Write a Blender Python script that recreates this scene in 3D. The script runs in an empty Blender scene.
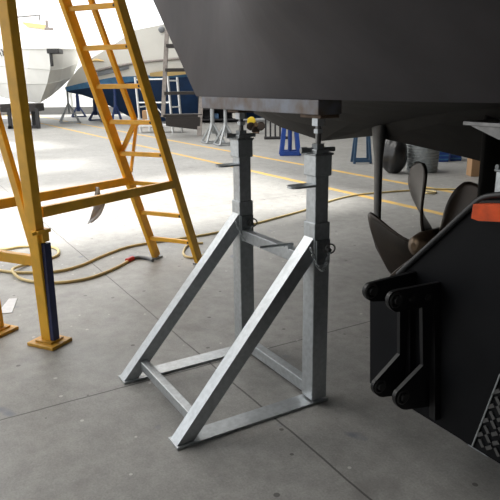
import bpy, bmesh, math, random
from mathutils import Vector, Matrix
random.seed(7)
V = Vector
PI = math.pi
sc = bpy.context.scene
col = sc.collection

# ------------------------------------------------------------------ camera
F = 600.0; H = 1.5
n = V((.0138, 1, 167/600.)).normalized()
_up = -n
_f = V((0, 0, 1)); _f = (_f - _f.dot(n)*n).normalized()
_r = n.cross(_f)
def ray(px, py):
    d = V(((px-250)/F, (py-250)/F, 1)); return V((d.dot(_r), d.dot(_f), d.dot(_up)))
EYE = V((0, 0, H))
def g(px, py, z=0):
    d = ray(px, py); return EYE + d*((z-H)/d.z)
def at(px, py, Y):
    d = ray(px, py); return EYE + d*(Y/d.y)
def pl(px, py, P, nrm):
    d = ray(px, py); return EYE + d*((P-EYE).dot(nrm)/d.dot(nrm))
cd = bpy.data.cameras.new('camera'); cam = bpy.data.objects.new('camera', cd); col.objects.link(cam)
cd.sensor_width = 36; cd.lens = F/500*36; cd.clip_end = 300; cd.clip_start = .05
def w_(e): e = V(e); return V((e.dot(_r), e.dot(_f), e.dot(_up)))
ax, ay, az = w_((1, 0, 0)), w_((0, -1, 0)), w_((0, 0, -1))
cam.matrix_world = Matrix(((ax.x, ay.x, az.x, 0), (ax.y, ay.y, az.y, 0), (ax.z, ay.z, az.z, H), (0, 0, 0, 1)))
sc.camera = cam

# the yard's own axes: U runs along the painted lines, W across them
TH = math.radians(30.2)
U = V((-math.sin(TH), math.cos(TH), 0)); W = V((math.cos(TH), math.sin(TH), 0)); Z = V((0, 0, 1))
def uw(a, b, z=0): return U*a + W*b + Z*z

# ------------------------------------------------------------------ materials
def mat(name, c, rough=.6, metal=0, noise=0, nscale=20, c2=None, bump=0, bscale=60, spec=.5, coat=0, stretch=None):
    m = bpy.data.materials.new(name); m.use_nodes = True
    nt = m.node_tree; b = nt.nodes['Principled BSDF']
    b.inputs['Base Color'].default_value = (*c, 1); b.inputs['Roughness'].default_value = rough
    b.inputs['Metallic'].default_value = metal; b.inputs['Specular IOR Level'].default_value = spec
    b.inputs['Coat Weight'].default_value = coat
    tc = nt.nodes.new('ShaderNodeTexCoord'); src = tc.outputs['Object']
    if stretch:
        mp = nt.nodes.new('ShaderNodeMapping'); mp.inputs['Scale'].default_value = stretch
        nt.links.new(src, mp.inputs[0]); src = mp.outputs[0]
    if noise:
        t = nt.nodes.new('ShaderNodeTexNoise'); t.inputs['Scale'].default_value = nscale; t.inputs['Detail'].default_value = 5
        nt.links.new(src, t.inputs['Vector'])
        r = nt.nodes.new('ShaderNodeValToRGB')
        c2 = c2 or tuple(x*(1-noise) for x in c)
        r.color_ramp.elements[0].position = .35; r.color_ramp.elements[0].color = (*c2, 1)
        r.color_ramp.elements[1].position = .65; r.color_ramp.elements[1].color = (*c, 1)
        nt.links.new(t.outputs['Fac'], r.inputs[0]); nt.links.new(r.outputs[0], b.inputs['Base Color'])
    if bump:
        t2 = nt.nodes.new('ShaderNodeTexNoise'); t2.inputs['Scale'].default_value = bscale; t2.inputs['Detail'].default_value = 4
        nt.links.new(src, t2.inputs['Vector'])
        bp = nt.nodes.new('ShaderNodeBump'); bp.inputs['Strength'].default_value = bump; bp.inputs['Distance'].default_value = .01
        nt.links.new(t2.outputs['Fac'], bp.inputs['Height']); nt.links.new(bp.outputs[0], b.inputs['Normal'])
    return m
M = dict(
 galv=mat('galvanised', (.50, .53, .55), .38, .68, .18, 45),
 galvd=mat('galvanised_dull', (.30, .32, .33), .5, .7, .3, 40),
 yellow=mat('yellow_paint', (1.0, .53, .03), .42, 0, .18, 9, bump=.1),
 yellowpl=mat('yellow_plate', (.80, .43, .05), .5, 0, .35, 18),
 navy=mat('navy_paint', (.015, .025, .11), .45, 0, .3, 20),
 hull=mat('grey_antifouling', (.086, .081, .087), .7, 0, .22, 3.0, spec=.25, bump=.12, bscale=12, stretch=(1, 1, .45)),
 bottom=mat('dark_bottom_paint', (.022, .020, .018), .75, 0, .3, 6, spec=.25),
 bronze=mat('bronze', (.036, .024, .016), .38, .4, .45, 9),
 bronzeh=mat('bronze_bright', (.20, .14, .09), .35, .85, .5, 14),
 steel=mat('dull_steel', (.22, .22, .22), .4, .8, .3, 20),
 rust=mat('rusty_blue_steel', (.22, .245, .29), .65, .1, .3, 9, c2=(.15, .115, .095)),
 block=mat('worn_wood', (.16, .11, .075), .8, 0, .4, 30),
 darksteel=mat('dark_steel', (.06, .06, .06), .5, .6, .3, 20),
 black=mat('black_machine_paint', (.007, .0075, .009), .45, 0, .15, 8, spec=.1),
 blackmetal=mat('black_lug_paint', (.010, .010, .011), .4, 0, spec=.3),
 rubber=mat('black_rubber', (.016, .017, .019), .45),
 orange=mat('orange_lens', (.75, .085, .008), .4, 0, .3, 25, spec=.3),
 tread=mat('tread_plate', (.10, .10, .10), .4, .6),
 hose=mat('cream_hose', (.66, .52, .24), .5),
 hoseg=mat('grey_hose', (.14, .15, .16), .5),
 red=mat('red_plastic', (.55, .03, .03), .4),
 greypaint=mat('grey_stand_paint', (.36, .38, .39), .5, .2, .2, 15),
 paper=mat('paper', (.85, .86, .88), .8, 0, .12, 25),
 cloth=mat('grey_cloth', (.72, .70, .71), .9, 0, .2, 20, bump=.4, bscale=30),
 white=mat('white_gelcoat_shaded', (.60, .60, .57), .35, 0, .06, 2),  # white hull greyed in its colour to stand for shade
 topside=mat('topside_white', (.76, .75, .70), .4, 0, .05, 2),
 white2=mat('white_deck_sunlit', (.9, .9, .88), .4),  # lighter white stands for sun on the deck above the shaded hull
 cream=mat('cream_cover', (.74, .72, .66), .7, 0, .1, 3),
 tan=mat('tan_stripe', (.50, .36, .15), .5),
 lblue=mat('light_blue_paint', (.07, .22, .42), .5, 0, .3, 5),
 dblue=mat('dark_blue_antifouling', (.006, .036, .11), .6, 0, .3, 3),
 deepblue=mat('deep_blue_stand_paint', (.010, .03, .12), .5, 0, .2, 15),
 blue=mat('blue_stand_paint', (.02, .07, .33), .45, 0, .2, 15),
 bluegrey=mat('blue_grey_paint', (.035, .085, .16), .5, 0, .2, 15),
 alu=mat('aluminium', (.75, .76, .76), .4, .5),
 brown=mat('dark_brown_wood', (.016, .012, .0105), .6, 0, .3, 15),
 greywood=mat('grey_weathered_wood', (.28, .25, .23), .7, 0, .3, 15),
 bag=mat('black_plastic_bag', (.012, .012, .013), .3, 0, bump=1.0, bscale=9),
 basket=mat('grey_basket', (.33, .36, .37), .55, 0, .2, 20),
 card=mat('cardboard', (.38, .23, .12), .85),
 yellowb=mat('yellow_blade', (.85, .6, .04), .5),
 blk=mat('matt_black', (.02, .02, .022), .6),
 wall=mat('white_wall', (.75, .76, .74), .7, 0, .06, 1),
 greyw=mat('grey_wall', (.14, .14, .137), .8, 0, .1, .5),
 roof=mat('roof_sheet', (.20, .20, .20), .7),
 line=mat('yellow_line_paint', (.72, .44, .09), .7, 0, .4, 6, c2=(.56, .40, .16)),
 glass=mat('window_dark', (.02, .025, .03), .15),
 text=mat('black_lettering', (.02, .02, .02), .5),
)

def floor_mat():
    m = bpy.data.materials.new('concrete'); m.use_nodes = True; nt = m.node_tree; N = nt.nodes; L = nt.links
    b = N['Principled BSDF']
    tc = N.new('ShaderNodeTexCoord'); P = tc.outputs['Object']
    def noise(s, d=6, rgh=.6):
        t = N.new('ShaderNodeTexNoise'); t.inputs['Scale'].default_value = s; t.inputs['Detail'].default_value = d
        t.inputs['Roughness'].default_value = rgh; L.new(P, t.inputs['Vector']); return t.outputs['Fac']
    def ramp(x, p0, c0, p1, c1):
        r = N.new('ShaderNodeValToRGB'); e = r.color_ramp.elements
        e[0].position = p0; e[0].color = (*c0, 1); e[1].position = p1; e[1].color = (*c1, 1); L.new(x, r.inputs[0]); return r.outputs[0]
    def mul(a, b_, fac=1):
        k = N.new('ShaderNodeMix'); k.data_type = 'RGBA'; k.blend_type = 'MULTIPLY'; k.inputs[0].default_value = fac
        L.new(a, k.inputs[6]); L.new(b_, k.inputs[7]); return k.outputs[2]
    def mixf(fac, a, c):
        k = N.new('ShaderNodeMix'); k.data_type = 'RGBA'; L.new(fac, k.inputs[0]); L.new(a, k.inputs[6]); k.inputs[7].default_value = (*c, 1); return k.outputs[2]
    def math_(op, a, v=None, v2=None):
        k = N.new('ShaderNodeMath'); k.operation = op; L.new(a, k.inputs[0])
        if v is not None: k.inputs[1].default_value = v
        if v2 is not None: k.inputs[2].default_value = v2
        return k.outputs[0]
    c = ramp(noise(.9), .35, (.305, .302, .291), .68, (.375, .371, .360))
    c = mul(c, ramp(noise(9, 9, .75), .32, (.74, .735, .72), .68, (1.12, 1.12, 1.10)))
    c = mul(c, ramp(noise(110, 3), .3, (.80, .80, .80), .7, (1.06, 1.06, 1.06)))
    # dark oily stains and pale scuffs
    c = mixf(ramp(noise(2.6, 5), .60, (0, 0, 0), .70, (.5, .5, .5)), c, (.17, .16, .155))
    vo = N.new('ShaderNodeTexVoronoi'); vo.inputs['Scale'].default_value = 5.5; L.new(P, vo.inputs['Vector'])
    vd = vo.outputs['Distance']
    sp = math_('LESS_THAN', vd, .07)
    c = mixf(math_('MULTIPLY', sp, .8), c, (.075, .07, .065))
    vo2 = N.new('ShaderNodeTexVoronoi'); vo2.inputs['Scale'].default_value = 7.3
    mp2 = N.new('ShaderNodeMapping'); mp2.inputs['Location'].default_value = (3.3, 1.7, 0); L.new(P, mp2.inputs[0]); L.new(mp2.outputs[0], vo2.inputs['Vector'])
    sp2 = math_('LESS_THAN', vo2.outputs['Distance'], .075)
    c = mixf(math_('MULTIPLY', sp2, .7), c, (.62, .61, .58))
    mp3 = N.new('ShaderNodeMapping'); mp3.inputs['Location'].default_value = (.35, .62, 0); L.new(P, mp3.inputs[0])
    vo3 = N.new('ShaderNodeTexNoise'); vo3.inputs['Scale'].default_value = 4.0; vo3.inputs['Detail'].default_value = 2; L.new(mp3.outputs[0], vo3.inputs['Vector'])
    c = mixf(ramp(vo3.outputs['Fac'], .70, (0, 0, 0), .76, (.6, .6, .6)), c, (.10, .13, .19))
    # joints: object X = U, object Y = W
    sx = N.new('ShaderNodeSeparateXYZ'); L.new(P, sx.inputs[0])
    wob = N.new('ShaderNodeMath'); wob.operation = 'MULTIPLY_ADD'; L.new(noise(3), wob.inputs[0]); wob.inputs[1].default_value = .02; wob.inputs[2].default_value = -.01
    def joint(ch, off, pitch):
        a = N.new('ShaderNodeMath'); a.operation = 'ADD'; L.new(sx.outputs[ch], a.inputs[0]); L.new(wob.outputs[0], a.inputs[1])
        p = math_('PINGPONG', math_('ADD', a.outputs[0], -off), pitch/2)
        return math_('LESS_THAN', p, .0048)
    k = N.new('ShaderNodeMath'); k.operation = 'MAXIMUM'; L.new(joint(0, 2.744, 4.0), k.inputs[0]); L.new(joint(1, -1.335, 4.0), k.inputs[1])
    c = mixf(math_('MULTIPLY', k.outputs[0], .85), c, (.06, .057, .055))
    L.new(c, b.inputs['Base Color'])
    r = N.new('ShaderNodeMapRange'); L.new(noise(3), r.inputs[0]); r.inputs[3].default_value = .36; r.inputs[4].default_value = .62
    L.new(r.outputs[0], b.inputs['Roughness'])
    bp = N.new('ShaderNodeBump'); bp.inputs['Strength'].default_value = .12; bp.inputs['Distance'].default_value = .004
    L.new(noise(60), bp.inputs['Height']); L.new(bp.outputs[0], b.inputs['Normal'])
    return m
M['floor'] = floor_mat()

# ------------------------------------------------------------------ mesh building
class MB:
    def __init__(s): s.v = []; s.f = []; s.sm = []
    def add(s, vs, fs, smooth=False):
        o = len(s.v); s.v += [V(x) for x in vs]
        for f in fs: s.f.append([i+o for i in f]); s.sm.append(smooth)
        return s
    def box(s, c, size, x=V((1, 0, 0)), y=V((0, 1, 0)), z=V((0, 0, 1)), bev=0):
        c = V(c); a, b, d = [k/2 for k in size]
        if bev <= 0:
            vs = [c+x*(i*a)+y*(j*b)+z*(k*d) for k in (-1, 1) for i, j in ((-1, -1), (1, -1), (1, 1), (-1, 1))]
            return s.add(vs, [(3, 2, 1, 0), (4, 5, 6, 7), (0, 1, 5, 4), (1, 2, 6, 5), (2, 3, 7, 6), (3, 0, 4, 7)])
        bm = bmesh.new(); bmesh.ops.create_cube(bm, size=1)
        for q in bm.verts: q.co = V((q.co.x*2*a, q.co.y*2*b, q.co.z*2*d))
        bmesh.ops.bevel(bm, geom=list(bm.edges), offset=bev, segments=2, profile=.5, affect='EDGES')
        bm.verts.ensure_lookup_table()
        s.add([c+x*q.co.x+y*q.co.y+z*q.co.z for q in bm.verts], [[q.index for q in f.verts] for f in bm.faces]); bm.free(); return s
    def beam(s, p, q, w, h=None, side=None, bev=0.002):
        """square tube from p to q, w wide across, h deep; side = hint of the width direction"""
        p, q = V(p), V(q); h = h or w; d = q-p; L = d.length; d.normalize()
        side = V(side) if side is not None else (Z.cross(d) if abs(d.z) < .95 else V((1, 0, 0)))
        x = (side-d*side.dot(d)).normalized(); y = d.cross(x)
        return s.box((p+q)/2, (w, h, L), x, y, d, bev)
    def tube(s, pts, r, seg=10, closed=False, caps=True):
        pts = [V(p) for p in pts]; m = len(pts); rings = []
        prev = None
        for i, p in enumerate(pts):
            if closed: d = pts[(i+1) % m]-pts[i-1]
            else: d = pts[min(i+1, m-1)]-pts[max(i-1, 0)]
            d.normalize()
            if prev is None:
                x = d.orthogonal().normalized()
            else:
                x = (prev-d*prev.dot(d)).normalized()
            prev = x; y = d.cross(x)
            rr = r[i] if isinstance(r, (list, tuple)) else r
            rings.append([p+(x*math.cos(2*PI*k/seg)+y*math.sin(2*PI*k/seg))*rr for k in range(seg)])
        vs = [q for ring in rings for q in ring]; fs = []
        for i in range(m if closed else m-1):
            a = i*seg; b = ((i+1) % m)*seg
            for k in range(seg): fs.append((a+k, a+(k+1) % seg, b+(k+1) % seg, b+k))
        s.add(vs, fs, True)
        if caps and not closed:
            s.add(rings[0], [tuple(range(seg))[::-1]]); s.add(rings[-1], [tuple(range(seg))])
        return s
    def cyl(s, p, q, r, seg=16, r2=None): return s.tube([p, q], [r, r2 if r2 is not None else r], seg)
    def ring(s, c, ax, R, r, seg=16, sq=1):
        ax = V(ax).normalized(); x = ax.orthogonal().normalized(); y = ax.cross(x); c = V(c)
        return s.tube([c+x*(R*math.cos(2*PI*k/seg))+y*(R*sq*math.sin(2*PI*k/seg)) for k in range(seg)], r, 6, closed=True)
    def prism(s, poly, vec, bev=0):
        poly = [V(p) for p in poly]; vec = V(vec); m = len(poly)
        vs = poly+[p+vec for p in poly]
        fs = [tuple(range(m)), tuple(range(m, 2*m))[::-1]]+[(i, i+m, (i+1) % m+m, (i+1) % m) for i in range(m)]
        return s.add(vs, fs)
    def grid(s, rows, smooth=True):
        m = len(rows[0]); vs = [p for r_ in rows for p in r_]
        return s.add(vs, [(i*m+j, i*m+j+1, (i+1)*m+j+1, (i+1)*m+j) for i in range(len(rows)-1) for j in range(m-1)], smooth)
    def hex(s, c, ax, r, h):
        c = V(c); ax = V(ax).normalized(); x = ax.orthogonal().normalized(); y = ax.cross(x)
        return s.prism([c-ax*h/2+(x*math.cos(PI/3*k)+y*math.sin(PI/3*k))*r for k in range(6)], ax*h)
    def blob(s, c, size, amp=.0, seed=0, seg=18, rings=12, flat=None):
        rnd = random.Random(seed); ph = [(rnd.uniform(0, 6.28), rnd.randint(2, 6), rnd.randint(1, 5)) for _ in range(6)]
        rows = []
        for i in range(rings+1):
            t = PI*i/rings; row = []
            for k in range(seg+1):
                p = 2*PI*(k % seg)/seg
                d = 1+amp*sum(math.sin(a+m*p+q*t) for a, m, q in ph)/2*math.sin(t)
                z = math.cos(t)*size[2]
                if flat is not None: z = max(z, flat)
                row.append(V(c)+V((math.sin(t)*math.cos(p)*size[0]*d, math.sin(t)*math.sin(p)*size[1]*d, z)))
            rows.append(row)
        return s.grid(rows)
    def build(s, name, m, parent=None, loc=None, world=True):
        """vertices are world coordinates (or the parent's own when the parent sits at the origin)"""
        o0 = V((0, 0, 0))
        if parent is not None:
            root = parent
            while root.parent: root = root.parent
            o0 = root.location.copy()
        elif loc is not None: o0 = V(loc)
        me = bpy.data.meshes.new(name)
        me.from_pydata([tuple(p-o0) for p in s.v], [], s.f)
        bm = bmesh.new(); bm.from_mesh(me); bmesh.ops.recalc_face_normals(bm, faces=bm.faces); bm.to_mesh(me); bm.free()
        me.polygons.foreach_set('use_smooth', s.sm); me.materials.append(m); me.update()
        ob = bpy.data.objects.new(name, me); col.objects.link(ob)
        if parent is not None: ob.parent = parent
        else: ob.location = o0
        return ob
def tag(o, label=None, cat=None, group=None, kind=None):
    if label: o['label'] = label
    if cat: o['category'] = cat
    if group: o['group'] = group
    if kind: o['kind'] = kind
    return o
def thing(name, label, cat, loc=(0, 0, 0), group=None):
    o = bpy.data.objects.new(name, None); col.objects.link(o); o.location = loc; o.empty_display_size = .1
    return tag(o, label, cat, group)
def part(name, mb, m, parent, label=None):
    o = mb.build(name, m, parent)
    if label: o['label'] = label
    return o
def solo(name, mb, m, label, cat, loc=(0, 0, 0), group=None): return tag(mb.build(name, m, None, loc), label, cat, group)
def structure(name, mb, m): return tag(mb.build(name, m), kind='structure')
def copy_tree(o, parent=None):
    c = o.copy(); col.objects.link(c)
    if parent is not None: c.parent = parent
    for ch in list(o.children): copy_tree(ch, c)
    return c
def spline(pts, k=8):
    pts = [V(p) for p in pts]; out = []
    for i in range(len(pts)-1):
        p0, p1, p2, p3 = pts[max(i-1, 0)], pts[i], pts[i+1], pts[min(i+2, len(pts)-1)]
        for j in range(k):
            t = j/k
            out.append(.5*((2*p1)+(p2-p0)*t+(2*p0-5*p1+4*p2-p3)*t*t+(3*p1-p0-3*p2+p3)*t**3))
    return out+[pts[-1]]

# ------------------------------------------------------------------ the hall
fl = MB().box((0, 0, -.1), (120, 120, .2)).build('floor', M['floor']); tag(fl, kind='structure')
fl.rotation_euler = (0, 0, TH+PI/2)           # object X along U, object Y along -W
for k, poly in enumerate(((5.38, .055, 1, 45), (6.59, .055, 1, 45))):
    w0, hw, a, b = poly
    structure('trim_%d' % (k+1), MB().box(uw((a+b)/2, w0, .001), (b-a, 2*hw, .002), U, W), M['line'])
# low kerb and far white wall panels, with the opening to the yard on the left
structure('trim_3', MB().box(at(20, 111, 33.5)*1+V((-2, 0, .0)), (26, .5, .35)), M['greyw'])
structure('wall_back', MB().box(V((2.0, 37, 1.9)), (28, .3, 3.8)), M['wall'])
for k, (xa, xb) in enumerate(((57, 72), (74, 94))):
    a = at(xa, 115, 36.7); b = at(xb, 115, 36.7)
    mb = MB().box(V(((a.x+b.x)/2, 36.78, 1.15)), (b.x-a.x, .1, 2.1), bev=.02)
    o = structure('door_%d' % (k+1), mb, M['wall'])
    part('door_handle', MB().box(V((b.x-.15, 36.70, 1.1)), (.06, .08, .3)), M['darksteel'], o)
structure('wall_right', MB().box(uw(6.5, 15, 3.5), (31, .3, 7), U, W), M['greyw'])
structure('shade_wall_left', MB().box(uw(-3.2, -9.3, 3.5), (11.6, .3, 7), U, W), M['greyw'])  # unseen wall, added to cut the light from the left
structure('wall_front', MB().box(uw(-9, 4, 3.5), (.3, 24, 7), U, W), M['greyw'])
# roof with long skylight gaps: strips of sheet across U
SUN = (W*.62+U*(-.02)+Z*(-1)).normalized()
RZ = 7.5
def roof_pt(a, b):                      # floor (a,b) -> where the sun ray to it crosses the roof
    k = RZ/(-SUN.z); p = uw(a, b)-SUN*k; return p.dot(U), p.dot(W)
gaps = [(5.8, 9.4, 5.2), (11.3, 13.0, 3.2), (15.4, 17.9, 3.6)]
rf = MB()
u0 = -9.2; wl, wr = -9.5, 15.2
edges = []
for a, b, wmax in gaps:
    ga, gw = roof_pt(a, wmax); gb, _ = roof_pt(b, wmax)
    edges.append((ga, gb, gw))
cur = u0
for ga, gb, gw in edges:
    rf.box(uw((cur+ga)/2, (wl+wr)/2, RZ+.05), (ga-cur, wr-wl, .1), U, W)
    rf.box(uw((ga+gb)/2, (gw+wr)/2, RZ+.05), (gb-ga, wr-gw, .1), U, W)
    cur = gb
rf.box(uw((cur+30)/2, (wl+wr)/2, RZ+.05), (30-cur, wr-wl, .1), U, W)
tag(rf.build('ceiling', M['roof']), kind='structure')

# ------------------------------------------------------------------ galvanised boat stand
def make_stand(label):
    root = thing('boat_stand', label, 'boat stand', group=None)
    X, Y = V((1, 0, 0)), V((0, 1, 0))
    S = .68
    for y in (0, S):
        part('base_rail', MB().box((-.35, y, .0055), (.80, .10, .011), bev=.002), M['galv'], root)
    for y, zt, zs in ((0, .895, 1.110), (S, .885, 1.128)):
        part('post', MB().box((0, y, zt/2+.01), (.086, .086, zt-.02), bev=.004), M['galv'], root)
        part('inner_post', MB().box((0, y, (zt+zs)/2-.0), (.072, .072, zs-zt+.22), bev=.004), M['galv'], root)
        sl = part('sleeve', MB().box((0, y, zs+.04), (.090, .090, .095), bev=.005), M['galv'], root)
        part('sleeve_rim', MB().box((0, y, zs+.088), (.100, .100, .01), bev=.003), M['galvd'], sl)
        # brace
        lo = V((-.775, y, .04)); hi = V((-.04, y, zt-.125))
        d = (hi-lo).normalized()
        nn = V((-d.z, 0, d.x))
        h = .036
        poly = [lo-nn*h+d*.02, lo+nn*h-d*.05, hi+nn*h-d*.0, hi-nn*h+d*.06]
        poly = [V((-.815, y, .019)), V((-.755+.0, y, .019))]
        e = V((-.04, y, zt-.17)); e2 = V((-.04, y, zt-.065))
        poly = [V((-.745, y, .0112)), V((-.665, y, .0112)), e, e2]
        part('brace', MB().prism([p-Y*.034 for p in poly], Y*.068), M['galv'], root)
        # bracket with the locking pin
        bz = zt-.135
        br = part('pin_bracket', MB().box((.0, y-.048, bz), (.076, .012, .115), bev=.003), M['galvd'], root)
        part('locking_pin', MB().cyl((.012, y-.085, bz+.015), (.012, y-.04, bz+.015), .010).hex((.012, y-.058, bz+.015), Y, .019, .014)
             .ring((.024, y-.072, bz+.018), (.3, 1, .1), .022, .004), M['steel'], br)
        mb = MB()
        pts = [V((.012+.01*t, y-.06-.01*t, bz-.01-.0*t)) for t in (0,)]
        a, b = V((.015, y-.075, bz+.0)), V((-.075, y-.062, bz+.025))
        for k in range(11):
            t = k/10; c = a.lerp(b, t)+V((0, -.012*math.sin(PI*t), -.085*math.sin(PI*t)))
            c2 = a.lerp(b, t+.05)+V((0, 0, -.085*math.sin(PI*(t+.05))))
            tan = (c2-c).normalized()
            sidev = V((0, 1, 0)) if k % 2 else V((0, 0, 1)).cross(Y)
            axn = (Y if k % 2 else tan.cross(Y)).normalized()
            x = tan; yv = axn.cross(tan)
            mb.tube([c+x*(.011*math.cos(2*PI*q/10))+yv*(.0065*math.sin(2*PI*q/10)) for q in range(10)], .0028, 5, closed=True)
        part('chain', mb, M['galv'], br)
        # stop tab under the sleeve
        tb = MB().box((-.083, y-.012, zs-.045), (.09, .075, .010), bev=.002).cyl((-.125, y-.012, zs-.050), (-.125, y-.012, zs-.040), .0375, 20)
        part('stop_tab', tb, M['galv'], root)
        # screw jack
        j0 = zs+.093
        jk = part('screw', MB().cyl((0, y, j0-.05), (0, y, 1.362), .0125), M['steel'], root)
        part('jack_nut', MB().hex((0, y, j0+.02), Z, .029, .036).cyl((0, y, j0), (0, y, j0+.006), .034)
             , M['galvd'], jk)
        part('jack_handle', MB().tube([V((-.075, y+.02, j0+.012)), V((0, y, j0+.012)), V((.075, y-.02, j0+.012))], .0105).cyl((-.078, y+.021, j0+.012), (-.05, y+.014, j0+.012), .014), M['galvd'], jk)
        part('top_nut', MB().hex((0, y, 1.335), Z, .03, .034).hex((0, y, 1.295), Z, .021, .018), M['galv'], jk)
    part('lower_crossbar', MB().beam((-.63, .034, .075), (-.63, S-.034, .075), .042, .05, X, .003), M['galv'], root)
    part('rear_crossbar', MB().beam((0, .041, .048), (0, S-.041, .048), .05, .06, X, .003), M['galv'], root)
    part('upper_crossbar', MB().beam((-.012, .041, .70), (-.012, S-.041, .70), .045, .06, X, .003), M['galv'], root)
    part('tension_handle', MB().cyl((-.06, .10, .775), (-.225, .13, .775), .006).box((-.075, .11, .765), (.03, .02, .025)), M['galv'], root)
    return root
A = V((.304, 2.648, 0))
stand = make_stand('galvanised steel boat stand with two jack posts under the left of the grey hull')
stand2 = copy_tree(stand)
stand.location = A; stand.rotation_euler = (0, 0, TH)
A2 = V((.985, 2.22, 0))
stand2.location = A2; stand2.rotation_euler = (0, 0, TH+PI)
stand2.scale = (1, 1, .98)
stand2['label'] = 'galvanised boat stand at the right edge, mostly hidden behind the black machine'
ua, wa = A.dot(U), A.dot(W)
u2, w2 = A2.dot(U), A2.dot(W)
HZ = 1.43                                   # underside of the transom
# steel plank across both jacks, on wooden packing
solo('support_plank', MB().box(uw(ua+.47, wa, 1.398), (1.10, .125, .062), U, W, Z, .004), M['rust'],
     'long rusty blue-grey plank spanning both jacks under the grey hull', 'plank', uw(ua+.47, wa, 1.367))
for k, uu in enumerate((ua-.005, ua+.68)):
    solo('packing_block', MB().box(uw(uu, wa, 1.3595), (.12 if k else .15, .10, .014), U, W, Z, .003), M['block'],
         ['worn wooden packing block on the right jack, the one nearer the camera', 'worn wooden packing block on the left jack of the two-post stand'][k], 'block', uw(uu, wa, 1.352),
         None)
pad = solo('support_pad', MB().box(uw(u2-.34, w2, 1.343), (1.02, .20, .016), U, W, Z, .002), M['steel'],
     'pale grey steel support plate under the dark hull at the right edge', 'plate', uw(u2, w2, 1.335))
for sw in (-.07, .07):
    part('gusset', MB().prism([uw(u2+.165, w2+sw, 1.335), uw(u2+.03, w2+sw, 1.29), uw(u2-.85, w2+sw, 1.29), uw(u2-.85, w2+sw, 1.335)], W*.008), M['steel'], pad)

# ------------------------------------------------------------------ the big grey yacht
WT = wa-.062                                # transom plane
PT = uw(0, WT)
yacht = thing('yacht', 'large dark grey yacht hull resting on stands and filling the top right', 'boat', uw(ua, WT+1, HZ))
def tp(px, py, off=0): return pl(px, py, uw(0, WT+off), W)
nu = 28
ul_b = tp(196, 96).dot(U); ul_t = tp(153, 0)
slope = (ul_t.dot(U)-ul_b)/(ul_t.z-HZ)
ur = -1.6
def img(p):
    d = p-EYE; x = d.x*_r.x+d.y*_f.x+d.z*_up.x; y = d.x*_r.y+d.y*_f.y+d.z*_up.y; z = d.x*_r.z+d.y*_f.z+d.z*_up.z
    return 250+F*x/z, 250+F*y/z
def trans_pt(uu, z):
    d_ = (2.2-uu) if uu < 2.2 else 0.4*(uu-2.2)
    k_ = min(1, max(0, (3.3-uu)/2.3)); k_ = k_*k_*(3-2*k_)
    return uw(uu, WT+.10*d_*d_-(-.15+1.8*k_)*min(z-HZ, .45), z)  # curve and overhang shaped to brighten the left and darken the right
def left_u(z):                       # where the quarter of the hull ends at this height
    lo, hi = 2.2, 6.5
    for _ in range(40):
        m_ = (lo+hi)/2; x, y = img(trans_pt(m_, z))
        if x > 153+43/96*max(y, -120): lo = m_
        else: hi = m_
    return lo
def trans_row(z):
    ul = left_u(z)
    return [trans_pt(ul+(ur-ul)*(k/nu), z) for k in range(nu+1)]
zs = [HZ, HZ+.02, HZ+.1, HZ+.3, HZ+.45, HZ+.6, HZ+1.0, HZ+1.5]
hb = MB()
hb.grid([trans_row(z) for z in zs])
# topsides going forward on both sides, deck
L_ = 9.0
for side in (0, -1):
    rows = []
    for z in zs:
        p = trans_row(z)[side]; pu, pw = p.dot(U), p.dot(W); row = []
        for k in range(9):
            t = k/8
            mid = (ul_b+ur)/2
            row.append(uw(pu+(mid-pu)*(t**2.2)*.92, pw+L_*t, z+.35*t*t))
        rows.append(row)
    hb.grid(rows)
part('hull', hb, M['hull'], yacht)
# underside: falls away forward of the transom to tunnels and skeg
bx = [(197, 95.5), (203, 97), (233, 106), (250, 111), (280, 127), (322, 141), (355, 133), (370, 129), (384, 139), (430, 149), (472, 159), (520, 172), (640, 200)]
far = [tp(x, y, 1.0) for x, y in bx]
rows = []
N_ = 8
ufs = [p.dot(U) for p in far]
ulast, ufirst = ufs[-1], ufs[0]
for j in range(N_+1):
    t = j/N_; row = []
    for p in far:
        pu = p.dot(U)
        s_ = (ufirst-pu)/(ufirst-ulast)
        ub = left_u(HZ)+(ur-left_u(HZ))*s_
        uu = ub+(pu-ub)*t
        zz = HZ+(p.z-HZ)*(t**2.4)
        w0 = trans_pt(uu, HZ).dot(W)*(1-t)+WT*t
        row.append(uw(uu, w0+1.0*t, zz))
    rows.append(row)
for ex in (1.5, 4.5): rows.append([uw(p.dot(U), WT+1.0+ex, p.z+.02*ex) for p in far])
ub_ = MB().grid(rows, False)
part('hull_bottom', ub_, M['bottom'], yacht)
# tapered strut
st0, st1 = at(379, 131, 3.62), at(377, 236, 3.62)
mb = MB(); rows = []
for k in range(9):
    t = k/8; c = st0.lerp(st1, t)+Z*(.10 if k == 0 else 0); wd = .024-.006*t+(.02*max(0, .2-t)/.2)
    row = []
    for q in range(13):
        a = 2*PI*q/12; row.append(c+V((math.cos(a)*wd, math.sin(a)*wd*3, 0)))
    rows.append(row)
mb.grid(rows); mb.add(rows[-1][:12], [tuple(range(12))])
part('strut', mb, M['darksteel'], yacht)
# rudder
def foil(u_c, w0, w1, z0, z1, th):
    mb = MB(); rows = []
    for z in (z0, z0+.02, (z0+z1)/2, z1):
        row = []
        for q in range(17):
            a = 2*PI*q/16; x = math.cos(a)
            row.append(uw(u_c+th*math.sin(a)*(1-.35*x)*(.7 if z == z0 else 1), (w0+w1)/2+(w1-w0)/2*x, z))
        rows.append(row)
    mb.grid(rows); mb.add(rows[0][:16], [tuple(range(16))]); return mb
part('rudder', foil(1.70, 2.12, 2.44, .72, 1.42, .022), M['bottom'], yacht)
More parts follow.
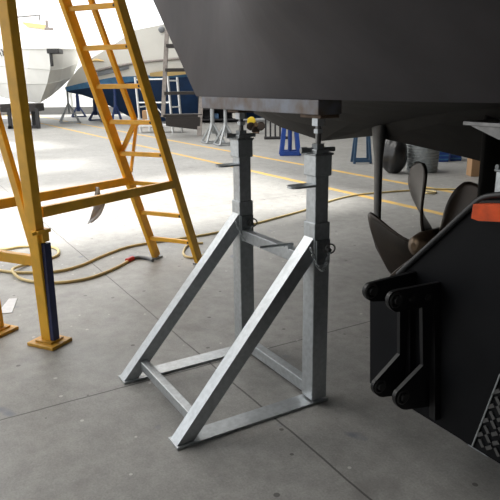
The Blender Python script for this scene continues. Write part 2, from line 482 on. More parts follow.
# propeller
HB = at(432, 243, 3.0)
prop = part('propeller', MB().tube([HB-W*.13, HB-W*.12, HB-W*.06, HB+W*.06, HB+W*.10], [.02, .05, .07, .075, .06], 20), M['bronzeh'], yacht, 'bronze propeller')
R_ = .43
def blade(ang, rake=0.0, wscale=1.0, P_=1.0):
    d = (-U)*math.cos(ang)+Z*math.sin(ang); tg = (-U)*(-math.sin(ang))+Z*math.cos(ang)
    rows = []; nr = 16; nc = 10
    for i in range(nr+1):
        s_ = i/nr; r = .045+(R_-.045)*s_
        ch = wscale*(.085+.20*math.sin(PI*min(1, s_*.62+.05))**1.3)
        if s_ > .72: ch *= math.sqrt(max(0.0004, 1-((s_-.72)/.28)**2))
        ph = math.atan2(P_, 2*PI*r)
        sk = -.10*s_*s_
        row = []
        for j in range(nc+1):
            w = (j/nc-.5)*ch
            an = sk/max(r, .1)
            tang = tg*math.cos(an)+d*(-math.sin(an)); rad = d*math.cos(an)+tg*math.sin(an)
            row.append(HB+rad*r+tang*(w*math.cos(ph))+W*(w*math.sin(ph)+rake*s_))
        rows.append(row)
    f_ = MB().grid(rows)
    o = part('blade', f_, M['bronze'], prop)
    sm = o.modifiers.new('thick', 'SOLIDIFY'); sm.thickness = .014; sm.offset = 0
for a_, w_s, p_ in ((51, 1.1, .5), (122, 1.0, 1.05), (209, 1.7, .8), (262, 1.2, .9), (332, 1.2, .9)): blade(math.radians(a_), 0, w_s, p_)
part('shaft', MB().cyl(HB+W*.08, HB+W*1.1+Z*.14, .024), M['steel'], prop)

# ------------------------------------------------------------------ black machine on the right
Q0 = g(370, 383, .3); WM = Q0.dot(W)
def mp(px, py, off=0): return pl(px, py, uw(0, WM+off), W)
mach = thing('boat_mover', 'black boat moving machine with hitch lugs at the right edge', 'machine', uw(Q0.dot(U)-.4, WM+.2, 0))
outl = [(370, 292), (370, 383), (473, 447), (580, 514), (580, 189), (500, 194), (484, 197), (472, 205), (447, 228), (421, 252), (400, 272), (385, 281)]
part('body', MB().prism([mp(*p) for p in outl], W*.36), M['black'], mach)
# vertical ribs / panels on the face
for xa, xb, ya, yb in ((409, 415, 300, 404), (434, 440, 285, 417)):
    part('rib', MB().prism([mp(xa, ya), mp(xb, ya), mp(xb, yb+2), mp(xa, yb-2)], W*-.025), M['blackmetal'], mach)
part('edge_hose', MB().tube(spline([mp(x, y, -.008) for x, y in ((398, 274), (421, 253), (447, 229), (471, 207), (483, 198), (500, 195), (530, 194))], 6), .010), M['rubber'], mach)
lamp = part('indicator_lamp', MB().prism([mp(*p, -.001) for p in ((483, 202.5), (481, 216.5), (488, 219), (555, 222), (555, 202.5))], W*-.045), M['orange'], mach, 'orange indicator lamp')
part('lamp_base', MB().prism([mp(*p, .0) for p in ((476, 200), (474, 217.5), (483, 221), (551, 224), (551, 200))], W*-.014), M['blackmetal'], lamp)
# hitch lugs: two plates standing off the face
ue = mp(433, 340).dot(U)
def arc(cx, cy, r, a0, a1, k=12): return [(cx+r*math.cos(math.radians(a0+(a1-a0)*i/k)), cy+r*math.sin(math.radians(a0+(a1-a0)*i/k))) for i in range(k+1)]
near = [(437, 281)]+arc(396, 300, 11, -102, -258)+[(408, 309), (419, 306), (420, 364)]+arc(403, 397, 11, -128, -285)+[(437, 402)]
farp = [(415, 270)]+arc(371.5, 291, 9.5, -102, -258)+[(382, 300), (397, 299), (397, 353)]+arc(380, 386, 9.5, -128, -285)+[(415, 390)]
for poly, du, hs in ((farp, .115, ((371.5, 291), (380, 386))), (near, 0, ((396, 300), (403, 397)))):
    P0 = uw(ue+du, 0)
    def ep(x, y, o=0): return pl(x, y, uw(ue+du+o, 0), U)
    pts = []
    for x, y in poly:
        p = ep(x, y); b = p.dot(W)
        if b > WM+.02: p = p-W*(b-WM-.02)
        pts.append(p)
    lug = part('hitch_lug', MB().prism(pts, U*-.015), M['blackmetal'], mach)
    for hx, hy in hs:
        c = ep(hx, hy, -.015)
        part('lug_pin', MB().ring(c, U, .0235, .005).cyl(c-U*.012, c+U*.03, .014), M['darksteel'], lug)
    if du == 0:
        for hx, hy in ((411, 298), (427, 297)):
            c = ep(hx, hy, -.015)
            part('bolt', MB().hex(c, U, .012, .02), M['darksteel'], lug)
# tread plate step
sp = [mp(*p, -.05) for p in ((473, 446), (501, 374), (600, 374), (600, 520))]
stp = part('step_plate', MB().prism(sp, W*.012), M['black'], mach, 'diamond tread plate')
mb = MB()
e1 = (sp[1]-sp[0]); e2 = (sp[3]-sp[0])
for i in range(1, 11):
    for j in range(1, 15):
        c = sp[0]+e1.normalized()*((.030*i))+e2.normalized()*(.030*j-.02+(.015 if i % 2 else 0))
        if e1.length < (.030*i)+.01: continue
        dd = (e1.normalized()+e2.normalized()*(1 if (i+j) % 2 else -1)).normalized()
        mb.box(c-W*.001, (.026, .012, .008), dd, W.cross(dd), W)
part('diamonds', mb, M['tread'], stp)
part('step_edge', MB().beam(sp[0]-W*.004, sp[1]-W*.004, .004, .008), M['galvd'], stp)
for uu in (Q0.dot(U)-.22, Q0.dot(U)-.93):
    c = uw(uu, WM+.41, .16)
    wh = part('wheel', MB().tube([c-W*.042, c-W*.037, c+W*.037, c+W*.042], [.14, .16, .16, .14], 28), M['rubber'], mach)
    part('wheel_hub', MB().cyl(c-W*.062, c+W*.062, .06).box(c+Z*.17-W*.048, (.05, .010, .36), U, W, Z), M['blackmetal'], wh)

# ------------------------------------------------------------------ yellow trestle with ladder
P = V((.9, -.43, 0)).normalized(); Q = V((-P.y, P.x, 0))
F1 = V((-1.218, 3.353, 0)); TW = .44; F2 = F1-P*TW
tr = thing('ladder_trestle', 'yellow steel work trestle with built in ladder and base plates', 'trestle', F1.lerp(F2, .5)+Q*.9)
def fp(base, q, z): return base+Q*q+Z*z
for k, b in enumerate((F1, F2)):
    ft = part('foot_plate', MB().box(b+Z*.010, (.20, .17, .02), P, Q, Z, .003).box(b+Z*.026, (.12, .11, .012), P, Q, Z), M['yellowpl'], tr)
    part('front_post', MB().beam(fp(b, .0, .03), fp(b, -.05, 2.5), .074, .062, P, .005), M['yellow'], tr)
# blue extension bar beside the right front post, with its clamp
part('extension_bar', MB().beam(fp(F1+P*.048, -.005, .034), fp(F1+P*.048, .004, .63), .030, .05, P, .003), M['navy'], tr, 'navy blue extension bar')
part('clamp', MB().box(fp(F1+P*.028, -.005, .70), (.065, .10, .022), P, Q, Z, .004).cyl(fp(F1, -.05, .70)+P*.04, fp(F1, -.09, .70)+P*.04, .010).box(fp(F1+P*.046, 0, .675), (.026, .05, .07), P, Q, Z), M['yellow'], tr)
S0, S1 = (1.83, 0.0), (.70, 2.53)
def sq_(z): return 1.80+(.905-1.80)*z/2.04
for b in (F1, F2):
    st = part('stringer', MB().beam(fp(b, sq_(.0)+.0, .012), fp(b, sq_(2.6), 2.6), .036, .085, P, .004), M['yellow'], tr)
    part('stringer_foot', MB().box(fp(b, sq_(0), .008), (.07, .10, .016), P, Q, Z, .003), M['galvd'], st)
# rungs
for ry in (237.5, 211.5, 182.5, 153, 122, 87, 48, 9, -30):
    # height of a rung from where it meets the left stringer
    best = None
    for k in range(0, 270):
        z = k*.01; p = fp(F2, sq_(z), z)
        dv = p-EYE; c = (dv.dot(V((_r.x, _f.x, _up.x))), dv.dot(V((_r.y, _f.y, _up.y))), dv.dot(V((_r.z, _f.z, _up.z))))
        yy = 250+F*c[1]/c[2]
        if best is None or abs(yy-ry) < best[0]: best = (abs(yy-ry), z)
    z = best[1]
    rg = part('rung', MB().beam(fp(F2, sq_(z)-.005, z)+P*.01, fp(F1, sq_(z)-.005, z)-P*.012, .034, .030, Z, .004), M['yellow'], tr)
    part('rung_end', MB().cyl(fp(F1, sq_(z)-.022, z)-P*.034, fp(F1, sq_(z)-.0232, z)-P*.034, .009).cyl(fp(F1, sq_(z)-.022, z)-P*.034, fp(F1, sq_(z)-.026, z)-P*.034, .010), M['blk'], rg)
# rails and braces
part('side_rail', MB().beam(fp(F1, .04, .80), fp(F1, sq_(.745), .745), .035, .062, P, .004), M['yellow'], tr)
part('side_rail', MB().beam(fp(F2, .04, .80), fp(F2, sq_(.745), .745), .035, .062, P, .004), M['yellow'], tr)
part('cross_rail', MB().beam(fp(F1, .02, .508)-P*.03, fp(F2, .02, .508)+P*.03, .062, .04, Z, .004), M['yellow'], tr)
part('diagonal_brace', MB().beam(fp(F1, .0, .56)-P*.03, fp(F2, .015, 2.2)+P*.0, .05, .035, P, .004), M['yellow'], tr)
# third strip behind the rungs and its V shaped struts
def lp(x, y, off=.05):
    # on the plane just behind the rungs
    d = (fp(F1, sq_(2), 2)-fp(F1, sq_(0), 0)).normalized(); nn = P.cross(d).normalized()
    if nn.dot(Q) < 0: nn = -nn
    return pl(x, y, fp(F1, sq_(0), 0)+nn*off, nn)
part('middle_stay', MB().beam(lp(76, -42), lp(136.5, 126), .036, .03, P, .003), M['yellow'], tr)
part('stay_strut', MB().beam(lp(134.5, 123, .05), lp(121, 154, .03), .034, .03, P, .003), M['yellow'], tr)
part('stay_strut', MB().beam(lp(136.5, 124, .08), lp(131, 172, .09), .022, .02, P, .002), M['yellow'], tr)

# rag hanging over the far side rail
c = at(97, 196, 4.52)
mb = MB(); rows = []
for i, (y, xa, xb, yb_) in enumerate(((187, 95.5, 99, 187), (192, 95, 99.5, 192), (197, 94.5, 101, 196.5), (203, 94, 105.5, 202), (208, 93.2, 105, 205), (213, 91.5, 103.5, 209), (218, 90, 101, 214.5), (222, 88.8, 97, 218), (224, 88.2, 92.5, 221.5))):
    rows.append([at(xa+(xb-xa)*j/6, y+(yb_-y)*j/6, 4.42+.02*math.sin(1.1*i+2.4*j/3)) for j in range(7)])
mb.grid(rows)
rag = solo('rag', mb, M['cloth'], 'pale grey rag hanging below the yellow side rails', 'rag', at(97, 192, 4.42))
sm = rag.modifiers.new('thick', 'SOLIDIFY'); sm.thickness = .006

# ------------------------------------------------------------------ things on the floor nearby
def hose(name, pts, r, m, label, cat):
    q = spline([g(x, y)+Z*(r+dz) for x, y, dz in pts], 10)
    return solo(name, MB().tube(q, r, 10), m, label, cat, V((q[0].x, q[0].y, 0)))
hose('air_hose', [(-30, 268, 0), (0, 272, 0), (22, 274, 0), (55, 273, 0), (80, 267, 0), (102, 257.5, 0), (125, 249, .0), (150, 244, 0), (185, 239, 0), (215, 234, 0), (250, 226, 0), (280, 218, 0), (305, 211, 0), (330, 202, 0), (355, 196, 0), (385, 193, 0), (415, 191, .0), (428, 191.5, .0), (436, 193, 0.0), (428, 195, .012), (419, 193, .014), (424, 190.5, .014), (445, 190, 0), (480, 190, 0)],
     .0125, M['hose'], 'long thin cream hose running across the floor past the stand', 'hose')
hose('coiled_hose', [(-25, 240, 0), (0, 250, 0), (22, 248, 0), (45, 247.5, 0), (57, 250, 0), (58, 256, 0), (46, 261, 0), (30, 265, 0), (17, 270, 0.012), (13, 275, .026), (20, 280, .004), (36, 283.5, 0), (60, 284, 0), (85, 280.5, 0), (105, 274, 0), (122, 266, 0), (129, 261.5, 0)],
     .0125, M['hose'], 'thicker cream hose looped round the trestle foot with red coupling', 'hose')
hs = bpy.data.objects['coiled_hose']
q = [g(x, y)+Z*.016 for x, y in ((127, 262.5), (133, 259.8))]
part('coupling', MB().cyl(q[0], q[1], .021), M['red'], hs, 'red coupling')
q = spline([g(x, y)+Z*.016 for x, y in ((133, 259.8), (140, 259), (148, 260), (153, 262))], 6)
part('hose_tail', MB().tube(q, .015), M['hoseg'], hs, 'dark grey hose end')
hose('looped_cord', [(203, 244, 0), (192, 245, 0), (186, 248, 0), (183.5, 254, 0), (187, 258, 0), (197, 258.5, 0), (204, 256, 0)], .011, M['hose'], 'short cream hose loop behind the ladder right foot', 'hose')
pp = [g(x, y)+Z*.001 for x, y in ((9, 299), (17.5, 298.5), (12, 313), (-3, 314))]
solo('paper_sheet', MB().prism(pp, Z*.003), M['paper'], 'creased white paper sheet lying on the floor at the left edge', 'paper', g(8, 306))

# ------------------------------------------------------------------ background boats
b1 = thing('motor_boat', 'white motor boat on a brown cradle at the far left', 'boat', g(38, 128)+V((-.5, 1.2, 0)))
def rows_at(tab): return [[at(*p) for p in r_] for r_ in tab]
top = [(-90, 46, 28), (-40, 47, 26), (0, 48, 24), (30, 48, 22.6), (52, 48.5, 22), (64, 48.5, 23), (80, 48.5, 25), (74, 50, 30)]
r2 = [(-90, 62, 28), (-40, 64, 26), (0, 66, 24), (28, 68, 22.7), (50, 70, 22.1), (62, 69, 23), (78, 63, 25), (72, 64, 30)]
r3 = [(-90, 78, 28), (-40, 80, 26), (0, 83, 24.1), (24, 83.5, 22.9), (47, 84, 22.3), (60, 81, 23.3), (73, 76, 25), (66, 76, 30)]
r4 = [(-90, 88, 28.4), (-40, 93, 26.3), (0, 97, 24.4), (20, 101, 23.2), (40, 103, 22.8), (51, 96, 23.6), (61, 87.5, 25), (58, 86, 30)]
hb = MB().grid(rows_at([top, r2]), False).grid(rows_at([r2, r3]), False).grid(rows_at([r3, r4]), False)
tw = rows_at([top])[0]; kw = rows_at([r4])[0]
hb.add(tw, [tuple(range(len(tw)))]); hb.add(kw, [tuple(range(len(kw)))])
bk = rows_at([[top[0], top[-1]], [r4[0], r4[-1]]]); hb.grid(bk, False)
h1 = part('hull', hb, M['white'], b1)
for r_ in (r2, r3): part('strake', MB().tube([at(x, y, Y-.02) for x, y, Y in r_[:-1]], .010, 6), M['white'], h1)
part('gunwale', MB().tube([at(x, y, Y-.02) for x, y, Y in top[:-1]], .05, 8), M['white2'], b1)
a = at(56, 53, 22.0)
part('bow_roller', MB().box(a+V((0, -.1, .05)), (.42, .5, .16), bev=.02).box(a+V((-.12, -.2, -.2)), (.10, .1, .5), bev=.02), M['darksteel'], b1, 'brown grey bow roller')
# superstructure
cb = MB()
p0 = at(-40, 46, 26.0); p1 = at(62, 46, 24.6)
cx = (p0+p1)/2
cb.prism([at(-40, 47, 26), at(62, 47, 24.6), at(48, 20, 25.4), at(30, 2, 26), at(-40, -10, 27)], V((.8, 3, 0)))
dk = part('cabin', cb, M['white2'], b1)
part('cabin_window', MB().prism([at(22, 22, 25.55), at(46, 25, 25.2), at(45, 29, 25.15), at(28, 27, 25.4)], V((.0, -.06, 0))), M['tan'], dk)
part('grab_rail', MB().tube([at(18, 17, 25.6), at(30, 16, 25.4), at(40, 15, 25.3)], .03, 6).cyl(at(40, 15, 25.3), at(39, 21, 25.3), .03, 6), M['steel'], dk)
part('deck_cleat', MB().box(at(49, 29, 24.6), (.3, .2, .1), bev=.02).box(at(47, 25, 24.6), (.1, .1, .35), bev=.02), M['greywood'], b1)
part('pulpit_rail', MB().tube([at(15, 33, 23.4), at(36, 34, 22.6), at(50, 34, 22.3), at(60, 35, 23.0)], .02, 6).cyl(at(36, 34, 22.6), at(36, 47, 22.6), .02, 6).cyl(at(56, 34.6, 22.7), at(57, 48, 22.7), .02, 6), M['alu'], b1)
# letters seen on the bow at the left edge
def letter(ch, px, py, size, Y, m, par):
    c = bpy.data.curves.new('lettering', 'FONT'); c.body = ch; c.size = size; c.extrude = .008; c.align_x = 'CENTER'
    o = bpy.data.objects.new('lettering', c); col.objects.link(o); dg = bpy.context.evaluated_depsgraph_get()
    me = bpy.data.meshes.new_from_object(o.evaluated_get(dg)); col.objects.unlink(o); bpy.data.objects.remove(o)
    t = bpy.data.objects.new('lettering', me); col.objects.link(t); me.materials.append(m); t.parent = par
    t.matrix_basis = Matrix.Translation(at(px, py, Y)-b1.location) @ Matrix.Rotation(math.radians(-32), 4, 'Z') @ Matrix.Rotation(PI/2, 4, 'X')
letter('AY', 1.5, 56, .34, 23.75, M['text'], h1)
# cradle
cr = thing('cradle', 'brown boat cradle with dark legs under the white motor boat', 'cradle', g(22, 127))
part('bearer', MB().box((at(6, 108, 22.8)+at(39, 108, 22.8))/2+Z*.02, (1.32, .9, .28), bev=.02), M['brown'], cr)
for px, Y in ((9, 22.3), (37, 22.3), (9, 23.2), (33, 23.2)):
    b = g(px, 127); p = at(px, 112, Y); part('leg', MB().beam(V((p.x, Y, 0)), V((p.x, Y, at(px, 111, Y).z+.1)), .12, .10), M['blk'], cr)
a, b = at(8, 126, 22.3), at(38, 126, 22.3)
part('floor_bar', MB().beam(V((a.x, 22.3, .06)), V((b.x, 22.3, .06)), .1, .1), M['blk'], cr)

b2 = thing('sailing_yacht', 'white yacht with dark blue bottom standing in the far background', 'boat', V((-3.5, 26, 0)))
t0 = [(68, 82, 24.8), (78, 69, 24.5), (90, 59, 24.2), (110, 47, 24), (135, 30, 23.8), (165, 24, 23.8), (205, 20, 23.8), (300, 18, 24.2)]
t1 = [(67, 84.5, 24.9), (80, 77, 24.7), (92, 72, 24.5), (112, 67, 24.3), (135, 63, 24.1), (165, 60, 24.1), (205, 56, 24.1), (300, 52, 24.5)]
t2 = [(66, 87, 25), (80, 83.5, 24.9), (95, 80.5, 24.7), (115, 77, 24.5), (137, 76, 24.3), (165, 74.5, 24.3), (205, 71, 24.3), (300, 68, 24.7)]
t3 = [(66.5, 91, 25), (80, 89, 24.95), (95, 87, 24.8), (115, 84, 24.6), (137, 81, 24.5), (165, 78, 24.5), (205, 76, 24.5), (300, 74, 24.8)]
t4 = [(69, 92.5, 25.2), (82, 95, 25.3), (97, 100, 25.5), (112, 107, 25.6), (130, 117, 25.8), (165, 121, 25.8), (205, 121, 25.8), (300, 116, 25.8)]
def strip(a, b, dy=0): return rows_at([[(x, y, Y+dy) for x, y, Y in a], [(x, y, Y+dy) for x, y, Y in b]])
hb = MB().grid(strip(t0, t1)).grid(strip(t1, t2))
def mirror(r_): return [at(x, y, Y)+V((0, 2*(26.6-Y) if x > 70 else .6, 0)) for x, y, Y in r_]
hb.grid([mirror(t0), mirror(t2)])
hb.grid([[at(*p) for p in t0], mirror(t0)])
part('hull', hb, M['topside'], b2)
part('boot_stripe', MB().grid(strip(t2, t3)), M['lblue'], b2)
part('bottom', MB().grid(strip(t3, t4)).grid([[at(*p) for p in t4], mirror(t3)]), M['dblue'], b2)
part('rub_rail', MB().tube([at(x, y, Y-.05) for x, y, Y in t1[2:]], .045, 6), M['greywood'], b2)
part('deck_stripe', MB().prism([at(150, 73.0, 24.2), at(170, 70, 24.2), at(188, 69.5, 24.2), at(188, 74, 24.25), at(165, 76.5, 24.25), at(150, 76.5, 24.25)], V((0, -.04, 0))), M['tan'], b2)
part('cove_line', MB().prism([at(97, 72.5, 24.35), at(113, 68.5, 24.2), at(129, 66, 24.1), at(129, 69, 24.15), at(113, 73, 24.25), at(98, 76.5, 24.4)], V((0, -.04, 0))), M['hoseg'], b2)
part('porthole', MB().tube([at(88, 61.5, 24.25), at(96, 60, 24.2), at(104, 61, 24.1)], [.02, .06, .02], 8), M['tan'], b2)
part('hawse_fitting', MB().blob(at(161.5, 29.5, 23.75), (.12, .06, .12)), M['hoseg'], b2)
part('keel', MB().prism([at(130, 110, 25.9), at(205, 116, 25.9), at(205, 124.5, 25.9), at(160, 125, 25.9)], V((.05, .3, 0))), M['dblue'], b2)

# ------------------------------------------------------------------ background stands and gear
def jack_stand(name, base, h, m, label, spread=.34, group=None, r=.045, topw=.12):
    t = thing(name, label, 'boat stand', base, group)
    part('column', MB().cyl(base+Z*.25*h, base+Z*h*.93, r, 12, r*.8), m, t)
    part('head', MB().box(base+Z*(h*.96), (topw, topw, h*.08), bev=.01), m, t)
    for k in range(4):
        a = PI/4+k*PI/2+.35; d = V((math.cos(a), math.sin(a), 0))
        part('leg', MB().beam(base+d*spread+Z*.02, base+Z*h*.56, .05, .04), m, t)
    f_ = MB()
    cs = [base+V((math.cos(PI/4+k*PI/2+.35), math.sin(PI/4+k*PI/2+.35), 0))*spread+Z*.025 for k in range(4)]
    for k in range(4): f_.beam(cs[k], cs[(k+1) % 4], .05, .03)
    part('foot_frame', f_, m, t)
    return t
jack_stand('jack_stand', g(70, 123), 1.45, M['greypaint'], 'tall grey jack stand under the bow of the white yacht', .55)
jack_stand('jack_stand', g(213, 143), .98, M['greypaint'], 'grey jack stand, left of the pair behind the left jack', .34, r=.06)
jack_stand('jack_stand', g(226, 145), .95, M['greypaint'], 'grey jack stand, right of the pair behind the left jack', .34, r=.05)
jack_stand('jack_stand', g(96, 120.5), .92, M['deepblue'], 'short dark blue jack stand left of the ladder stringer in the distance', .40, r=.10)
jack_stand('jack_stand', g(79, 117), 1.1, M['deepblue'], 'blue jack stand between the grey stand and white wall doors', .45, r=.10)
def trestle(name, base, w, h, d, m, label, cat='trestle', bw=.05):
    t = thing(name, label, cat, base)
    part('top_bar', MB().box(base+Z*(h-.03), (w*.72, .09, .07), bev=.006), m, t)
    for sx in (-1, 1):
        for sy in (-1, 1):
            part('leg', MB().beam(base+V((sx*w/2, sy*d/2, 0)), base+V((sx*w*.30, sy*.04, h-.05)), bw, bw*.8, V((1, 0, 0))), m, t)
    for sy in (-1, 1): part('foot_bar', MB().beam(base+V((-w/2, sy*d/2, .05)), base+V((w/2, sy*d/2, .05)), bw, bw), m, t)
    return t
tb = trestle('support_stand', g(290.5, 156)+V((0, .2, 0)), .37, .75, .34, M['blue'], 'bright blue support stand on the floor between the two jacks', bw=.085)
part('centre_post', MB().cyl(tb.location+Z*.06, tb.location+Z*.72, .045), M['blue'], tb)
trestle('support_stand', g(363, 164)+V((0, .2, 0)), .31, .9, .3, M['bluegrey'], 'dark blue grey support stand to the left of the black bag', bw=.045)
# rubbish bag, basket, crates, carton
bb = g(396.5, 174.5)+V((0, .2, 0))
mb = MB().blob(bb+Z*.31, (.215, .215, .34), .12, 5, 26, 18, flat=-.31)
bag = solo('rubbish_bag', mb, M['bag'], 'black plastic rubbish bag standing beside the grey bin', 'bag', bb)
part('neck', MB().tube([bb+Z*.56, bb+Z*.62+V((.03, 0, 0)), bb+Z*.65+V((.02, 0, 0)), bb+Z*.68+V((.06, 0, 0))], [.16, .09, .06, .12], 14), M['bag'], bag)
bk = thing('ribbed_bin', 'grey ribbed round bin behind the propeller blade', 'bin', g(421.5, 175)+V((.12, .42, 0)))
c = bk.location
part('body', MB().tube([c, c+Z*.03, c+Z*.62], [.24, .255, .275], 28), M['basket'], bk)
for k in range(13): part('rib', MB().ring(c+Z*(.05+.045*k), Z, (.256+.02*k/13), .012, 28), M['basket'], bk)
for k, (px, py) in enumerate(((443, 162), (456, 161))):
    c = g(px, py)+V((0, .2, 0)); t = thing('crate', ['blue plastic crate next to the grey ribbed bin', 'blue plastic crate farther right, toward the carton'][k], 'crate', c)
    part('body', MB().box(c+Z*.12, (.21, .4, .24), bev=.01), M['blue'], t)
    for q in range(3): part('slat', MB().box(c+Z*(.05+.075*q)+V((0, -.206, 0)), (.205, .014, .022)), M['lblue'], t)
c = g(476, 177)+V((.05, .15, 0)); t = thing('carton', 'brown cardboard carton by the dark rudder', 'box', c)
part('body', MB().box(c+Z*.16, (.24, .22, .32), bev=.004), M['card'], t)
for sx in (-1, 1): part('flap', MB().box(c+Z*.325+V((sx*.065, 0, 0)), (.10, .22, .005), V((math.cos(.2), 0, sx*-math.sin(.2))), V((0, 1, 0)), V((sx*math.sin(.2), 0, math.cos(.2)))), M['card'], t)
# black barred rack behind
c = g(278, 139.5)+V((0, .2, 0)); t = thing('barred_rack', 'low black barred rack on the floor behind the blue stand', 'rack', c)
for k in range(6): part('bar', MB().box(c+V((-.33+.132*k, 0, .28)), (.045, .06, .56)), M['blk'], t)
part('rail', MB().box(c+Z*.58, (.74, .08, .05)), M['blk'], t); part('rail', MB().box(c+Z*.03, (.74, .3, .06)), M['blk'], t)
# far propeller, bronze with one yellow blade
c = g(256, 134)+V((0, .2, 0)); pr = thing('spare_propeller', 'small brown propeller with a yellow blade seen below the plank', 'propeller', c)
hc = c+Z*.28
part('hub', MB().cyl(hc-V((0, .1, 0)), hc+V((0, .1, 0)), .07, 14, .055), M['bronzeh'], pr)
for k, (ang, m) in enumerate(((142, 'yellowb'), (200, 'bronze'), (-20, 'bronze'), (268, 'bronze'))):
    a = math.radians(ang); d = V((math.cos(a), 0, math.sin(a))); tg = V((-math.sin(a), 0, math.cos(a))); rows = []
    for i in range(9):
        s_ = i/8; r = .05+.25*s_; ch = .09+.19*math.sin(PI*(.1+.8*s_)); ch *= 1 if s_ < .7 else math.sqrt(max(.002, 1-((s_-.7)/.3)**2))
        rows.append([hc+d*r+tg*(ch*(j/6-.5)*.9)+V((0, ch*(j/6-.5)*.45, 0)) for j in range(7)])
    o = part('blade', MB().grid(rows), M[m], pr); s2 = o.modifiers.new('thick', 'SOLIDIFY'); s2.thickness = .02
part('stand_block', MB().box(c+Z*.02, (.2, .2, .04), bev=.01), M['block'], pr)
# dark shelving far behind with pale boxes
c = g(219, 123)+V((0, .4, 0)); t = thing('storage_rack', 'dark storage rack far behind the pair of grey jack stands', 'rack', c)
w_r = 1.55
for k in range(3): part('shelf', MB().box(c+Z*(.12+.42*k), (w_r, .5, .05)), M['blk'], t)
for k in range(4): part('upright', MB().box(c+V((-w_r/2+w_r/3*k, 0, .6)), (.07, .5, 1.2)), M['blk'], t)
part('back_panel', MB().box(c+V((0, .26, .6)), (w_r, .02, 1.2)), M['blk'], t)
for k, (dx, dz) in enumerate(((-.62, .565), (-.40, .565), (.1, .565), (.40, .565), (.62, .145), (-.1, .145))):
    solo('storage_box', MB().box(c+V((dx, -.05, dz+.11)), (.18, .3, .20), bev=.01), M['cream'] if k != 5 else M['bluegrey'],
         ['pale box on the upper shelf of the dark rack, leftmost', 'pale box on the upper shelf of the dark rack, second from left',
          'pale box on the upper shelf of the dark rack, third from left', 'pale box on the upper shelf of the dark rack, rightmost',
          'pale box on the bottom shelf of the dark rack', 'blue grey box on the bottom shelf of the dark rack'][k], 'box', c+V((dx, -.05, dz)), 'boxes on the dark storage rack')
# aluminium scaffold tower beside the blue bottom
sc_ = thing('scaffold_tower', 'white aluminium scaffold tower before the dark blue yacht bottom', 'scaffold', g(160, 132))
ends = []
for xa, ya, yb in ((141, 133, 77), (150, 130.5, 96), (173, 133.5, 76), (182, 132, 77)):
    b = g(xa, ya); tpt = at(xa-3, yb, b.y); ends.append((b, tpt))
    part('upright', MB().cyl(b, V((b.x-.08, b.y, tpt.z)), .038, 8), M['alu'], sc_)
for i, j, zz in ((0, 2, 1.65), (0, 2, .95), (2, 3, 1.6), (2, 3, 1.2), (2, 3, .8), (0, 1, .8), (0, 1, .35), (2, 3, .4)):
    a, b = ends[i][0], ends[j][0]
    part('rung', MB().cyl(V((a.x-.05, a.y, zz)), V((b.x-.05, b.y, zz)), .022, 8), M['alu'], sc_)
part('diagonal_brace', MB().cyl(V((ends[0][0].x-.05, ends[0][0].y, 1.5)), V((ends[2][0].x-.05, ends[2][0].y, .3)), .018, 8), M['alu'], sc_)
part('platform', MB().box(V(((ends[0][0].x+ends[3][0].x)/2, (ends[0][0].y+ends[3][0].y)/2+.1, .22)), (1.55, .5, .06)), M['alu'], sc_)
# boarding steps
YB = 15.5
bs = thing('boarding_steps', 'dark brown boarding steps with grey rails left of the grey hull', 'steps', V((at(184, 132, YB).x, g(180, 137).y, 0)))
yb = g(200, 136).y
def s3(x, y, dy=0): return at(x, y, yb+dy)
part('side_rail', MB().beam(s3(167, 30, .3), s3(163, 117, .1), .12, .09, V((1, 0, 0))), M['greywood'], bs)
part('side_rail', MB().beam(s3(203, 70, .3), V((s3(199, 133).x, yb, 0)), .13, .09, V((1, 0, 0))), M['greywood'], bs)
for xa, xb, y in ((167, 184, 46), (166, 190, 70), (165, 200, 93), (164, 203, 115.5)):
    part('tread', MB().box((s3(xa, y, .3)+s3(xb, y, .3))/2, ((s3(xb, y)-s3(xa, y)).x, .5, .09)), M['brown'], bs)
part('base_panel', MB().prism([s3(165, 118), s3(200, 117), s3(200, 130), s3(166, 126)], V((0, .4, 0))), M['brown'], bs)
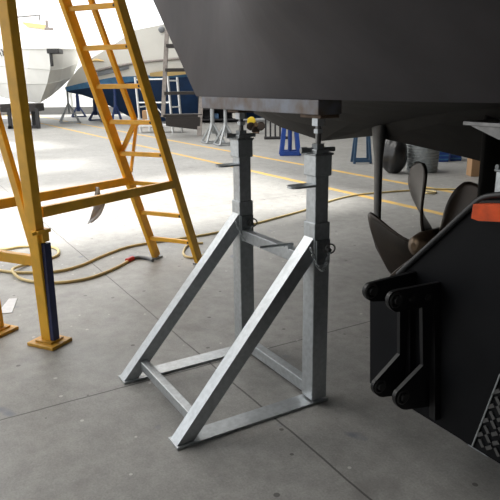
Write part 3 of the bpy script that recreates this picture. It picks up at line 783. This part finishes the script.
# work gear under the blue yacht
for k, (px, py, h, m, lab) in enumerate(((117, 124, 1.5, 'deepblue', 'tall blue post stand under the yacht, seen through the yellow ladder'), )):
    jack_stand('jack_stand', g(px, py), h, M[m], lab, .3, r=.07)
c = g(106, 122); solo('drum', MB().tube([c, c+Z*.02, c+Z*.38, c+Z*.40], [.2, .22, .22, .2], 20), M['greywood'], 'grey drum on the floor under the blue yacht bottom', 'drum', c)
c = g(146, 128)+V((0, .5, 0)); solo('tool_box', MB().box(c+Z*.3, (.32, .4, .6), bev=.02), M['card'], 'brown box standing behind the white scaffold tower', 'box', c)

# ------------------------------------------------------------------ light
wd = bpy.data.worlds.new('sky'); sc.world = wd; wd.use_nodes = True
bg = wd.node_tree.nodes['Background']; bg.inputs[0].default_value = (.97, .985, 1, 1); bg.inputs[1].default_value = 1.85
sl = bpy.data.lights.new('sun', 'SUN'); sl.energy = 8.5; sl.angle = math.radians(7); sl.color = (1, .97, .92)
so = bpy.data.objects.new('sun', sl); col.objects.link(so); so.rotation_mode = 'QUATERNION'
so.rotation_quaternion = SUN.to_track_quat('-Z', 'Y'); so.location = (0, 0, 12)
al = bpy.data.lights.new('fill_light', 'AREA'); al.shape = 'RECTANGLE'; al.size = 7; al.size_y = 5; al.energy = 520; al.color = (1, .96, .9)  # unseen fill, added to brighten the near floor
ao = bpy.data.objects.new('fill_light', al); col.objects.link(ao); ao.location = uw(9.3, -3.6, 7.2); ao.rotation_euler = (0, 0, TH)
for nm, lo_, sx, sy, en in (('fill_light', uw(12.5, 3.0, 7.2), 12, 9, 1000), ('fill_light', uw(23.5, 3.0, 7.2), 18, 7, 1900)):  # two more unseen fills, added to lift the back floor and far boats
    a_ = bpy.data.lights.new(nm, 'AREA'); a_.shape = 'RECTANGLE'; a_.size = sx; a_.size_y = sy; a_.energy = en; a_.color = (1, .98, .95)
    o_ = bpy.data.objects.new(nm, a_); col.objects.link(o_); o_.location = lo_; o_.rotation_euler = (0, 0, TH)
vs = sc.view_settings
sc.display_settings.display_device = 'sRGB'
vs.view_transform = 'Standard'; vs.look = 'None'; vs.exposure = 0; vs.gamma = 1; vs.use_curve_mapping = False
